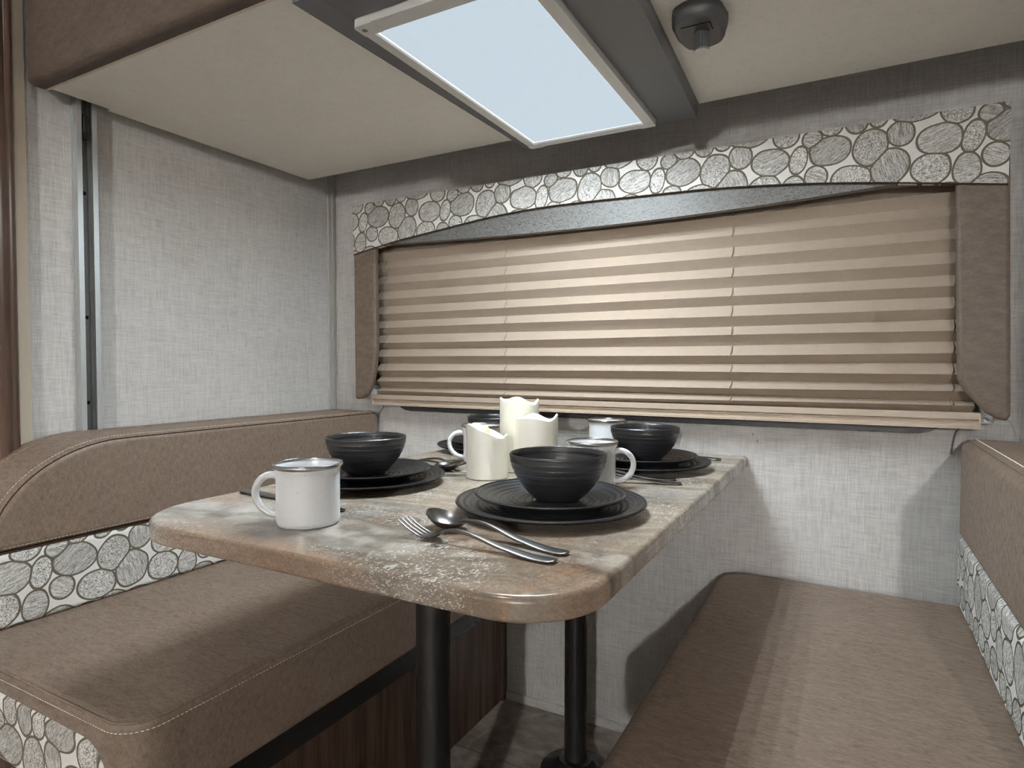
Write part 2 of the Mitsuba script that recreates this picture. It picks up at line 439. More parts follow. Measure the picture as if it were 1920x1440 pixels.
# ------------------------------------------------------------------ lamps outside the frame
def lamp(name, label, x, y, z, w, d, power, down=True):
    t = thing(name, label, 'lamp')
    if down:
        put('base', rbox(x - w / 2 - .012, x + w / 2 + .012, y - d / 2 - .012, y + d / 2 + .012, z, z + .025, .006, 8), 'lamp_white', t)
        v = np.array([[x - w / 2, y - d / 2, z - .002], [x + w / 2, y - d / 2, z - .002], [x + w / 2, y + d / 2, z - .002], [x - w / 2, y + d / 2, z - .002]])
        f = np.array([[0, 2, 1], [0, 3, 2]])
    else:
        put('base', rbox(x - w / 2 - .012, x + w / 2 + .012, y - .025, y, z - d / 2 - .012, z + d / 2 + .012, .006, 8), 'lamp_white', t)
        v = np.array([[x - w / 2, y + .002, z - d / 2], [x + w / 2, y + .002, z - d / 2], [x + w / 2, y + .002, z + d / 2], [x - w / 2, y + .002, z + d / 2]])
        f = np.array([[0, 2, 1], [0, 3, 2]])
    put('glow_plate', (v, f), 'lamp_white', t, False, emitter={'type': 'area', 'radiance': C(power)})
lamp('aisle_ceiling_lamp', 'square white ceiling lamp over the aisle in front of the dinette', -.55, .08, ZC - .026, .15, .15, AISLE_LAMP)
t = thing('globe_lamp', 'small round globe lamp on the white wall at the far end of the aisle', 'lamp')
put('stem', rbox(.67, .75, YF, YF + .13, .58, .62, .008, 8), 'lamp_white', t)
put('globe', trans(trimesh.creation.icosphere(2, .05), .71, YF + .20, .60), 'lamp_white', t, True, emitter={'type': 'area', 'radiance': C(FAR_LAMP)})

# ------------------------------------------------------------------ lift bunk over the dinette
bunk = thing('lift_bunk', 'lowered lift bunk with cream underside, brown padded front and grey light box', 'bunk bed')
ZB = .54
und = sg.Polygon([(-1.384, .648), (.36, .648), (.36, 1.326), (-1.396, 1.326), (-1.396, .765), (-1.384, .765)])
put('underside', extrude(und, ZB, ZB + .02), 'cream', bunk, False)
put('edge_strip', extrude(sg.box(-1.384, .6462, .36, .652), ZB - .003, ZB), 'cream_edge', bunk, False)
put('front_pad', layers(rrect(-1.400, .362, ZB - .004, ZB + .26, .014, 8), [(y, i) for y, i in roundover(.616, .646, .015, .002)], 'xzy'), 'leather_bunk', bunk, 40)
put('mattress', rbox(-1.385, .36, .66, 1.32, ZB + .021, ZB + .17, .03, 12), 'leather_pad', bunk)
bx0, bx1, by0, by1, bz = -.705, -.272, .640, 1.322, .510
bv = np.array([[bx0, by0, bz + .004], [bx1 + .013, by0, bz], [-.285, by1, bz], [-.679, by1, bz], [bx0 + .05, by0, bz], [-.660, 1.0, bz],
               [bx0, by0, ZB], [bx1 + .013, by0, ZB], [-.282, by1, ZB], [-.679, by1, ZB]])
put('light_box', tm(m3.Manifold.hull_points(bv)), 'housing_grey', bunk, False)

# flat LED panel under the bunk's light box
panel = thing('led_panel', 'lit white LED panel in a white frame under the bunk', 'ceiling light')
px0, px1, py0, py1, pz = -.652, -.362, .708, 1.292, .498
ix0, ix1, iy0, iy1 = px0 + .0165, px1 - .0205, py0 + .028, py1 - .020
put('frame', extrude(rrect(px0, px1, py0, py1, .008, 5).difference(sg.box(ix0, iy0, ix1, iy1)), pz, bz), 'white_plastic', panel, False)
for cx, cy, w, h in ((px0, py0, .034, .03), (px1 - .034, py0, .034, .03), (px0, py1 - .021, .034, .021), (px1 - .034, py1 - .021, .034, .021)):
    cap = rrect(cx - .0006, cx + w + .0006, cy - .0006, cy + h + .0006, .006, 5).difference(sg.box(ix0, iy0, ix1, iy1))
    put('corner_cap', extrude(cap, pz - .001, bz - .001), 'white_plastic', panel, False)
for cx, cy in ((px0 + .011, py0 + .013), (px1 - .011, py0 + .013)):
    put('screw', trans(tm(m3.Manifold.cylinder(.0012, .0042, .0042, 16)), cx, cy, pz - .0016), 'screw_grey', panel)
def sheet(x0, x1, y0, y1, z):
    return (np.array([[x0, y0, z], [x1, y0, z], [x1, y1, z], [x0, y1, z]]), np.array([[0, 2, 1], [0, 3, 2]]))
e = .0035
put('diffuser', sheet(ix0 + e, ix1 - e, iy0 + e, iy1 - e, pz + .004), 'diffuser_sheet', panel, False, emitter={'type': 'area', 'radiance': C(PANEL_GLOW)})
for a in ((ix0, ix0 + e, iy0, iy1), (ix1 - e, ix1, iy0, iy1), (ix0 + e, ix1 - e, iy0, iy0 + e), (ix0 + e, ix1 - e, iy1 - e, iy1)):
    put('edge_glow', sheet(*a, pz + .004), 'white_plastic', panel, False, emitter={'type': 'area', 'radiance': C(PANEL_EDGE)})
for i in range(4):
    for j in range(5):
        x = ix0 + (i + .5) / 4 * (ix1 - ix0); y = iy0 + .01 + (j + .5) / 5 * (iy1 - iy0 - .13)
        scene[f'panel_led_{i * 5 + j + 1:03d}'] = {'type': 'spot', 'intensity': C(PANEL_BEAM), 'cutoff_angle': 87.0, 'beam_width': 35.0,
                                                    'to_world': T().look_at(origin=[x, y, H + pz - .001], target=[x, y, 0], up=[0, 1, 0])}

# black knob fixture under the bunk
kn = thing('knob_fixture', 'black rounded ceiling fixture with a chrome-tipped knob on the bunk underside', 'ceiling fixture')
ko = sg.Polygon([(-.244, .958), (-.253, .986), (-.253, 1.022), (-.246, 1.052), (-.236, 1.062), (-.208, 1.063), (-.185, 1.054), (-.172, 1.012), (-.176, .972), (-.190, .950), (-.222, .946)]).buffer(-.022).buffer(.022, quad_segs=12)
body = layers(ko.convex_hull, [(ZB, 0), (ZB - .010, .0)] + [(ZB - .010 - .014 * math.sin(t), .012 * (1 - math.cos(t))) for t in np.linspace(.1, PI / 2, 7)])
put('body', body, 'dark_plastic', kn, 40)
put('seam_line', cat(box(-.236, -.192, .974, .9752, ZB - .0246, ZB - .0238), box(-.1932, -.192, .9752, .998, ZB - .0246, ZB - .0238)), 'black_board', kn, False)
kc = (-.2105, 1.004)
a = np.linspace(0, 2 * PI, 96, endpoint=False)
flute = sg.Polygon([((.0112 - .0005 * (k % 4 < 2)) * math.cos(t) + kc[0], (.0112 - .0005 * (k % 4 < 2)) * math.sin(t) + kc[1]) for k, t in enumerate(a)])
put('knob', extrude(flute, ZB - .050, ZB - .022), 'dark_plastic', kn, False)
put('knob_cap', trans(lathe([(0, -.0022), (.0108, -.0022), (.0116, -.001), (.0116, .0008), (0, .0008)], 40), kc[0], kc[1], ZB - .050), 'chrome', kn, 30)

# aluminium lift track on the left wall
tr = thing('lift_track', 'upright aluminium lift track on the left wall beside the back cushion', 'track')
y0, y1, d, zb0, zt = .708, .748, .022, -.143, ZC - .03
chan = [box(XL, XL + .003, y0, y1, zb0, zt), box(XL, XL + d, y0, y0 + .003, zb0, zt), box(XL, XL + d, y1 - .003, y1, zb0, zt),
        box(XL + d - .003, XL + d, y0, y0 + .010, zb0, zt), box(XL + d - .003, XL + d, y1 - .010, y1, zb0, zt), box(XL + .008, XL + .010, y0 - .001, y0, zb0, zt)]
put('channel', cat(*chan), 'aluminium', tr, False)
put('inner_strip', box(XL + .003, XL + .006, y0 + .012, y1 - .012, zb0, zt), 'rail_inside', tr, False)
put('end_cap', rbox(XL, XL + d + .002, y0 - .002, y1 + .002, zb0 - .008, zb0, .002, 8), 'aluminium', tr)
put('carriage', cat(rbox(XL + .006, XL + .020, y0 + .012, y1 - .012, .470, .520, .003, 8), trans(rbox(-.004, .004, -.006, .006, -.02, .02, .003, 8), XL + .018, .728, .50)), 'black_metal', tr)
for z in (.36, .10, -.08):
    put('screw', trans(rbox(-.001, .002, -.0035, .0035, -.0035, .0035, .001, 8), XL + .006, .728, z), 'black_board', tr)

# ------------------------------------------------------------------ window valance
val = thing('window_valance', 'pebble-print window valance with silver-grey inset and brown padded sides', 'valance')
V0, V1 = 1.364, 1.384
low = [(-1.2605, .3168), (-1.1732, .3319), (-1.0789, .3453), (-.9549, .3587), (-.8456, .3705), (-.6725, .381), (-.5348, .3806), (-.3692, .3763), (-.2802, .3738), (-.1862, .3678), (-.0707, .3578), (.0866, .3372), (.2361, .3144)]
lows = [tuple(q) for q in spline(low, 60)]
pv = sg.Polygon(lows + [(.2374, .457), (-1.2653, .4585)])
m = extrude(pv, V0, V1, 'xz')
put('pebble_panel', m, 'pebble_cloth', val, False, uv=np.array(m.vertices)[:, [0, 2]] - [-.1467, .4098])
put('seam_cord', tube([(x, V0 + .001, z) for x, z in lows], .0016, 8), 'seam', val, True)
sil = [(-1.155, .3385), (-.9634, .3316), (-.7664, .3258), (-.5851, .323), (-.3719, .3234), (-.1545, .3287), (-.005, .3355), (.115, .3420)]
sp = sg.Polygon([tuple(q) for q in spline(sil, 30)] + [(.115, .39), (-1.155, .39)])
put('silver_panel', extrude(sp, V0 + .007, V1 + .008, 'xz'), 'silver_cloth', val, False)
put('top_board', box(-1.25, .23, V0 + .012, YB - .002, .440, .456), 'leather_pad', val, False)
for x0, x1 in ((-1.255, -1.240), (.222, .237)):
    put('return_board', box(x0, x1, V1 - .002, YB, -.06, .44), 'leather_pad', val, False)
pl = spline([(-1.1772, .37), (-1.1785, .18), (-1.1794, -.0007), (-1.1896, -.0462), (-1.2096, -.0846), (-1.235, -.0975)], 40)
padl = sg.Polygon([(-1.2564, .37)] + [tuple(q) for q in pl] + [(-1.2485, -.0985), (-1.2539, -.095)]).convex_hull.buffer(-.003).buffer(.003)
padl = affinity.translate(padl, -.009, 0)
padr = sg.Polygon([(.161, .37), (.1712, -.024), (.182, -.047), (.2134, -.084), (.2324, -.0955), (.2436, -.0969), (.2486, -.0873), (.2391, .37)]).convex_hull.buffer(-.003).buffer(.003)
for pd in (padl, padr):
    put('side_pad', layers(pd, roundover(V0 + .003, V1, .008, .001), 'xzy'), 'leather_pad', val, 50)

# ------------------------------------------------------------------ pleated blind
bl = thing('pleated_blind', 'closed tan pleated blind with visible cords hanging in the window', 'blind')
bx = (-1.216, .203)
zs = [.3725, .3650, .3440, .3220, .3010, .2790, .2575, .2345, .2135, .1910, .1700, .1490, .1294, .1073, .0860, .0648, .0451, .0232, .0038, -.0145, -.0320, -.0478, -.0647, -.0755, -.0872]
nx = 150
X = np.linspace(bx[0], bx[1], nx)
rows = []
sub = 4
def creases(x, z):
    d = 0
    for cx, cz, sx, sz, a in ((.035, .092, .016, .022, .006), (.062, .055, .03, .03, -.005), (.05, -.005, .03, .02, .005), (-1.09, .045, .02, .015, .005), (-1.05, -.03, .03, .012, -.005), (-1.0, -.045, .05, .01, .004)):
        d = d + a * np.exp(-((x - cx + .4 * (z - cz)) / sx) ** 2 - ((z - cz) / sz) ** 2)
    return d
rng = np.random.default_rng(4)
kz, ky = [], []
for i in range(len(zs)):
    amp = .0075 + .0045 * max(0, (i - 12) / 12)
    kz.append(zs[i]); ky.append(1.418 + (amp if i % 2 == 0 else -amp))
V, grid = [], []
for i in range(len(kz) - 1):
    for s_ in range(sub):
        t = s_ / sub
        grid.append((kz[i] * (1 - t) + kz[i + 1] * t, ky[i] * (1 - t) + ky[i + 1] * t, i + t))
grid.append((kz[-1], ky[-1], len(kz) - 1))
ph = rng.uniform(0, 6.3, 40)
for z, y, q in grid:
    i = int(q)
    sag = .0016 * np.sin(X * 4.2 + ph[i % 40]) * (.5 + .5 * min(1, max(0, (i - 10) / 6)))
    zz = z + sag * (0 if i == 0 else 1)
    V.append(np.column_stack([X, y - creases(X, z), zz]))
V = np.vstack(V)
ng = len(grid)
F_ = [(a * nx + b, a * nx + b + 1, (a + 1) * nx + b + 1, (a + 1) * nx + b) for a in range(ng - 1) for b in range(nx - 1)]
back = V + [0, .0006, 0]
nf = len(V)
F2 = [(q[3] + nf, q[2] + nf, q[1] + nf, q[0] + nf) for q in F_]
per = []
for b in range(nx - 1):
    per.append((b + 1, b, b + nf, b + 1 + nf)); o = (ng - 1) * nx
    per.append((o + b, o + b + 1, o + b + 1 + nf, o + b + nf))
for a_ in range(ng - 1):
    per.append((a_ * nx, (a_ + 1) * nx, (a_ + 1) * nx + nf, a_ * nx + nf)); o = nx - 1
    per.append(((a_ + 1) * nx + o, a_ * nx + o, a_ * nx + o + nf, (a_ + 1) * nx + o + nf))
put('shade', (np.vstack([V, back]), np.array(F_ + F2 + per)), 'shade_cloth', bl, 25)
rz0, rz1, ry0, ry1 = -.1165, -.0865, 1.404, 1.432
prof = sg.Polygon([(ry0, rz1), (ry1, rz1), (ry1, rz0), (ry0, rz0), (ry0, rz0 + .005), (ry0 + .006, rz0 + .006), (ry0 + .006, rz0 + .0125), (ry0 + .003, rz0 + .013), (ry0 + .003, rz0 + .015), (ry0 + .006, rz0 + .0155), (ry0 + .006, rz0 + .017), (ry0, rz0 + .018)])
put('bottom_rail', cat(extrude(prof, -1.2285, .2085, 'yz'), box(-1.2315, -1.2285, ry0, ry1, rz0, rz1), box(.2085, .2115, ry0, ry1, rz0, rz1)), 'rail_tan', bl, False)
put('head_rail', rbox(-1.22, .205, 1.402, 1.434, .3715, .395, .003, 8), 'rail_tan', bl)
for cx in (-1.186, -.789, -.228, .168):
    P = []
    for i in range(0, len(kz) - 1):
        zt_, zb_, ytop, ybot = kz[i], kz[i + 1], ky[i], ky[i + 1]
        off = .0016 if i % 2 == 0 else -.0040                  # in front of one face of the pleat, behind the next
        if zt_ - zb_ < .006: off = -.004
        for t in (np.linspace(.14, .94, 6) if off > 0 else (.35, .65)):
            bow = .0022 * math.sin(PI * t) if off > 0 else 0
            P.append((cx + bow * .6, ytop * (1 - t) + ybot * t - off - bow, zt_ * (1 - t) + zb_ * t))
    put('cord', tube(P, .0011, 6), 'cord_tan', bl, True)

# clear clips that hold the blind's rail, with their tie cords
for (sx, x0, lab) in ((1, .2125, 'clear plastic clip with cord at the right end of the blind rail'), (-1, -1.2325, 'small clear clip with cord at the left end of the blind rail')):
    cl = thing('rail_clip', lab, 'clip')
    xa, xb = sorted((x0, x0 + sx * .022))
    put('body', cat(rbox(xa, xb, 1.425, YB, -.108, -.070, .004, 10), trans(ring([(.0045 + .002 * math.cos(t), .002 * math.sin(t)) for t in np.linspace(0, 2 * PI, 10, endpoint=False)], 20).apply_transform(trimesh.transformations.rotation_matrix(PI / 2, [1, 0, 0])), x0 + sx * .011, 1.424, -.100)), 'clear_plastic', cl)
    if sx > 0:
        P = spline([(x0 + .015, 1.440, -.074), (x0 + .030, 1.446, -.078), (x0 + .048, 1.449, -.098), (x0 + .060, 1.450, -.128), (x0 + .064, 1.450, -.150)], 30)
        put('cord', tube(P, .0009, 6), 'clear_plastic', cl, True)
        P = spline([(.186, 1.440, -.116), (.180, 1.447, -.128), (.1755, 1.450, -.150), (.1735, 1.450, -.170)], 24)
        put('cord', tube(P, .0013, 6), 'cord_dark', cl, True)
    else:
        P = spline([(x0 + .012, 1.440, -.116), (x0 + .010, 1.446, -.124), (x0 - .004, 1.449, -.137), (x0 - .010, 1.449, -.150)], 24)
        put('cord', tube(P, .0012, 6), 'cord_dark', cl, True)

# ------------------------------------------------------------------ benches
bb = thing('bench_base', 'dark walnut bench base with a black top bar under the left seat', 'bench base')
put('front_panel', box(-.830, -.812, .46, 1.438, ZF, -.640), 'walnut', bb, False)
put('end_panel', box(-1.42, -.830, .46, .478, ZF, -.600), 'walnut', bb, False)
put('top_bar', rbox(-.838, -.806, .45, 1.445, -.646, -.597, .002, 8), 'black_metal', bb)
put('seat_board', box(-1.42, -.842, .455, 1.445, -.600, -.5785), 'black_board', bb, False)
put('corner_strip', rbox(-.830, -.804, 1.436, YB - .001, ZF, -.600, .002, 8), 'walnut', bb)
wb = thing('wall_bracket', 'small dark ledge on the left wall behind the end of the back cushion', 'bracket')
put('plate', rbox(XL, XL + .004, .62, .70, -.30, -.150, .0015, 8), 'black_metal', wb)
put('ledge', rbox(XL + .004, XL + .034, .62, .70, -.162, -.150, .002, 8), 'black_metal', wb)

b2 = thing('bench_base', 'dark walnut bench base under the right seat cushion', 'bench base')
put('front_panel', box(-.205, -.187, .52, YB - .006, ZF, -.59), 'walnut', b2, False)
put('end_panel', box(-.187, .36, .52, .538, ZF, -.59), 'walnut', b2, False)
put('seat_board', box(-.21, .36, .515, YB - .006, -.59, -.5785), 'black_board', b2, False)

# left seat cushion
sc = thing('seat_cushion', 'brown leatherette seat cushion of the left bench with pebble-print near end', 'cushion')
plan = rrect(-1.42, -.766, .430, 1.448, (.01, .048, .02, .01), 10)
put('cover', layers(plan, roundover(-.578, -.446, .012, .013)), 'leather', sc, 40)
def edge_path(z, out=0.0, x1=-.766, y0=.430, r=.048):
    P = [(-1.40, y0 - out, z)]
    for t in np.linspace(-PI / 2, 0, 10):
        P.append((x1 - r + (r + out) * math.cos(t), y0 + r + (r + out) * math.sin(t), z))
    P.append((x1 + out, 1.44, z))
    return P
put('piping', tube(resample(edge_path(-.4495, -.0035), .02), .0019, 8), 'leather', sc, True)
put('stitching', stitches(edge_path(-.4595, .0002)), 'thread_white', sc, True)
ep = [(-1.40, -.578), (-.798, -.578), (-.801, -.55), (-.8075, -.522), (-.8175, -.5045), (-.832, -.489), (-.848, -.4815), (-.8633, -.4795), (-1.40, -.4765)]
m = layers(sg.Polygon(ep).convex_hull, [(y, i) for y, i in roundover(.4265, .4385, .007, 0)], 'xzy')
put('pebble_end', m, 'pebble_cloth', sc, True, uv=np.array(m.vertices)[:, [0, 2]] + [.03, .55])

# left back cushion
bc = thing('back_cushion', 'brown padded back cushion of the left bench over a pebble-print band', 'cushion')
prof = [(1.446, -.316), (1.446, -.155), (1.440, -.143), (1.428, -.137), (.72, -.137)]
for t in np.linspace(PI / 2, PI, 16)[1:]:
    prof.append((.70 + .225 * math.cos(t), -.316 + .179 * math.sin(t)))
pf = sg.Polygon(prof)
fx, bxk = -1.238, -1.420
put('cover', layers(pf, [(bxk, .008), (bxk + .01, 0)] + [(fx - .016 * (1 - math.sin(t)), .014 * (1 - math.cos(t))) for t in np.linspace(0, PI / 2, 7)], 'zxy'), 'leather', bc, 40)
def back_path(x, ins, keep_bottom=False):
    q = np.array(pf.buffer(-ins).exterior.coords) if ins > 0 else np.array(pf.exterior.coords)
    q = np.array([p for p in q if p[1] > -.300])
    q = q[np.argsort(-np.arctan2(q[:, 1] + .33, q[:, 0] - .95 - 0 * q[:, 1]))]
    return [(x, a_, b_) for a_, b_ in q]
put('seam', tube(resample(back_path(fx - .0035, .0055), .02), .0013, 6), 'seam', bc, True)
put('stitching', stitches(back_path(fx - .0135, .0002), .0006), 'thread', bc, True)
put('piping', tube(resample(back_path(-1.372, -.0001 if False else 0), .02), .0018, 6), 'leather', bc, True)
put('stitching', stitches([(fx + .0004, .50, -.308), (fx + .0004, 1.44, -.308)], .0006), 'thread', bc, True)
m = rbox(-1.42, -1.2395, .470, 1.446, -.446, -.3175, .010, 12)
put('pebble_band', m, 'pebble_cloth', bc, True, uv=np.column_stack([m.vertices[:, 1] + (m.vertices[:, 0] + 1.2395), m.vertices[:, 2]]) + [.06, .36])
put('seam', box(-1.40, -1.243, .48, 1.44, -.3185, -.3150), 'seam', bc, False)

# right seat cushion and back cushion
sc2 = thing('seat_cushion', 'plain brown leatherette seat cushion of the right bench in the foreground', 'cushion')
plan = rrect(-.250, .355, .50, 1.449, (.04, .02, .02, .065), 12)
put('cover', layers(plan, roundover(-.578, -.456, .012, .022, 8)), 'leather', sc2, 40)
bc2 = thing('back_cushion', 'brown padded back cushion of the right bench over a pebble-print band', 'cushion')
pf2 = rrect(.70, 1.444, -.330, -.137, (.05, .018, .014, .05), 8)
put('cover', layers(pf2, [(.362, .004)] + [(.186 + .028 * (1 - math.sin(t)), .020 * (1 - math.cos(t))) for t in np.linspace(0, PI / 2, 8)], 'zxy'), 'leather', bc2, 40)
put('stitching', tube([(.2085, 1.437, -.1405), (.2085, 1.428, -.1372), (.2085, 1.41, -.1368), (.2085, .73, -.1368)], .0009, 6), 'thread_white', bc2, True)
put('seam', tube([(.1965, 1.434, -.1440), (.1965, 1.425, -.1395), (.1965, 1.41, -.1388), (.1965, .73, -.1388)], .0011, 6), 'leather', bc2, True)
m = rbox(.186, .362, .72, 1.447, -.456, -.326, .010, 12)
put('pebble_band', m, 'pebble_cloth', bc2, True, uv=np.column_stack([m.vertices[:, 1] - (m.vertices[:, 0] - .186), m.vertices[:, 2]]) + [.11, .33])

# ------------------------------------------------------------------ table
tb = thing('dinette_table', 'granite-look dinette table with rounded corners on black posts', 'table')
ZT = -.200
plan = rrect(-.852, -.196, .462, YB - .001, (.115, .085, .004, .004), 14)
put('tabletop', layers(plan, roundover(ZT - .024, ZT, .004, .007)), 'granite', tb, 40)
for lx, ly, r in ((-.583, .808, .0275), (-.524, 1.262, .0245)):
    put('leg', trans(tm(m3.Manifold.cylinder(ZT - .024 - ZF, r, r, 40)), lx, ly, ZF), 'black_metal', tb, 40)
    put('floor_flange', trans(lathe([(0, 0), (.078, 0), (.078, .004), (.050, .014), (.036, .030), (r + .001, .032), (0, .032)], 40), lx, ly, ZF), 'black_metal', tb, 30)
    put('table_flange', trans(lathe([(0, 0), (r + .006, 0), (.060, -.0), (.075, .010), (0, .010)][::1], 40), lx, ly, ZT - .034), 'black_metal', tb, 30)

# ------------------------------------------------------------------ tableware
def ripple(r, a=.00045, per=.0088):
    return a * math.sin(2 * PI * r / per)
def plate_mesh(R, rise, foot):
    top = []
    for r in np.linspace(R - .0025, 0, 90):
        q = max(0, (r - R * .55) / (R * .45))
        top.append((r, .0075 + (rise - .0075) * q ** 1.7 + ripple(r, .0009 if r > R * .2 else .0006)))
    bot = [(0, .0025), (foot - .006, .0025), (foot - .005, 0), (foot, 0), (foot + .002, .0035), (R * .80, .0065 + (rise - .0075) * .22), (R - .004, rise - .0045), (R, rise - .0015), (R - .0008, rise + .0003)]
    return lathe(bot + top, 96)
def bowl_mesh():
    Ho, R = .064, .067
    f = lambda t: .0285 + (R - .0285) * (math.sin(t * PI / 2)) ** .78
    out = [(0, .0015), (.024, .0015), (.025, 0), (.0285, 0)]
    for t in np.linspace(.03, .97, 60):
        out.append((f(t) + .00022 * math.sin(2 * PI * t * 7.5) + .00012 * math.sin(2 * PI * t * 17), Ho * t))
    out += [(R - .0002, Ho - .0012), (R - .0014, Ho), (R - .0028, Ho - .001)]
    for t in np.linspace(.95, .10, 40):
        out.append((f(t) - .0036 + .0003 * math.sin(2 * PI * t * 7.5), Ho * t))
    out.append((0, .0050))
    return lathe(out, 72)
D_plate = shape(plate_mesh(.131, .0160, .082), 'stoneware', 40)
D_salad = shape(plate_mesh(.105, .0190, .068), 'stoneware', 40)
D_bowl = shape(bowl_mesh(), 'stoneware', 40)

Hm, Rm = .0765, .0388
mp = [(0, .001), (.033, .001), (.034, 0), (.0365, .0008), (.0380, .003), (Rm, .007), (Rm, .064), (Rm + .0008, .068), (Rm + .0028, .0735), (Rm + .0028, .0750), (Rm + .0012, .0745), (Rm - .0012, .066), (Rm - .0014, .008), (.034, .004), (0, .0035)]
D_mug = shape(lathe(mp, 64), 'enamel', 40)
D_rim = shape(ring([(Rm + .0026 + .0019 * math.cos(t), .0746 + .0030 * math.sin(t)) for t in np.linspace(0, 2 * PI, 12, endpoint=False)], 72), 'chrome', 60)
hp = spline([(Rm - .0015, 0, .0585), (Rm + .012, 0, .0605), (Rm + .024, 0, .0530), (Rm + .0295, 0, .0400), (Rm + .026, 0, .0250), (Rm + .015, 0, .0140), (Rm + .005, 0, .0105), (Rm - .0012, 0, .0100)], 40)
D_handle = shape(tube(hp, .0046, 14, side=[0, 1, 0], flat=1.15), 'enamel_plain', 60)

def at(x, y, z=0.0, a=0.0):
    return T().translate([x, y, H + ZT + z]).rotate([0, 0, 1], a)

settings = [(-.361, .776, .009, .005, 'nearest the camera', 'near right'), (-.719, .809, -.002, -.001, 'behind the front left mug', 'near left'),
            (-.358, 1.195, .005, .003, 'at the far right by the wall', 'far right'), (-.742, 1.270, .007, .003, 'half hidden behind the candles', 'far left')]
for x, y, bx_, by_, where, corner in settings:
    say(use('dinner_plate', D_plate, at(x, y, 0)), f'large black ridged plate, lowest of the stack {where}', 'plate', 'black dinner plates')
    say(use('salad_plate', D_salad, at(x + .001, y - .001, .0080)), f'small black ridged plate under the bowl {where}', 'plate', 'black salad plates')
    say(use('bowl', D_bowl, at(x + bx_, y + by_, .0160)), f'black ridged bowl on two plates {where}', 'bowl', 'black bowls')
for x, y, a, lab in ((-.600, .5645, 206, 'speckled white enamel mug at the front left of the table, handle to the left'),
                     (-.369, .952, 28, 'white enamel mug between the nearest bowl and the far right bowl, handle to the right'),
                     (-.486, 1.345, 60, 'white enamel mug behind the far right bowl under the blind'),
                     (-.668, 1.100, 206, 'white enamel mug behind the shortest candle, handle to the left')):
    k = key_for('enamel_mug'); say(k, lab, 'mug', 'white enamel mugs')
    use('body', D_mug, at(x, y, 0, a), k); use('rim', D_rim, at(x, y, 0, a), k); use('handle', D_handle, at(x, y, 0, a), k)
    labels[k + '__rim'] = {'label': 'bare steel rim'}

# candles
def candle_mesh(R, Hc, wave):
    n, out = 96, []
    a = np.linspace(0, 2 * PI, n, endpoint=False)
    topz = Hc + wave(a)
    rings = [(np.full(n, 0.0), np.zeros(n)), (np.full(n, R - .002), np.zeros(n)), (np.full(n, R), np.full(n, .0015))]
    for t in np.linspace(.1, 1, 10): rings.append((np.full(n, R), .0015 + (topz - .0035) * t))
    rings += [(np.full(n, R - .0006), topz - .0006), (np.full(n, R - .0020), topz), (np.full(n, R - .0036), topz - .0008), (np.full(n, R - .0045), topz - .004)]
    for t in np.linspace(0, 1, 5): rings.append((np.full(n, R - .0055 - .004 * t), topz * (1 - t) + (Hc - .024) * t - .005 * (1 - t)))
    rings.append((np.full(n, 0.0), np.full(n, Hc - .026)))
    v = np.vstack([np.column_stack([r * np.cos(a), r * np.sin(a), z]) for r, z in rings]); f = []
    for i in range(len(rings) - 1):
        for j in range(n):
            k = (j + 1) % n
            f += [(i * n + j, i * n + k, (i + 1) * n + k), (i * n + j, (i + 1) * n + k, (i + 1) * n + j)]
    m = trimesh.Trimesh(v, np.array(f)); m.merge_vertices(); m.update_faces(m.nondegenerate_faces())
    if m.volume < 0: m.invert()
    return m
flame = lathe([(0, -.012), (.0016, -.012), (.0018, 0), (.0036, .004), (.0040, .008), (.0030, .013), (.0012, .018), (0, .020)], 20)
AL = math.atan2(-.478, -.878)          # the side of a candle that faces the left bench and the aisle
for x, y, Hc, wv, lab in ((-.5665, .9505, .0845, lambda a: .0115 * np.cos(a - AL) + .0035 * np.sin(3 * a + .6) + .0018 * np.sin(5 * a), 'shortest ivory pillar candle, in front of the other two'),
                          (-.5515, 1.0445, .1345, lambda a: .0030 * np.cos(a - AL) + .0036 * np.cos(4 * (a - AL)) + .0016 * np.sin(3 * a), 'tallest ivory pillar candle, behind the other two'),
                          (-.4885, .9925, .1075, lambda a: -.0012 * np.cos(a - AL) + .0036 * np.cos(3 * (a - AL) - 2.6) + .0022 * np.cos(4 * (a - AL)), 'middle-height ivory pillar candle behind the nearest bowl')):
    k = thing('pillar_candle', lab, 'candle', 'ivory flameless pillar candles')
    put('wax', trans(candle_mesh(.0373, Hc, wv), x, y, ZT), 'wax', k, 50)
    put('flame', trans(flame, x, y, ZT + Hc - (.010 if Hc < .09 else .022)), 'flame_cream', k, 50)

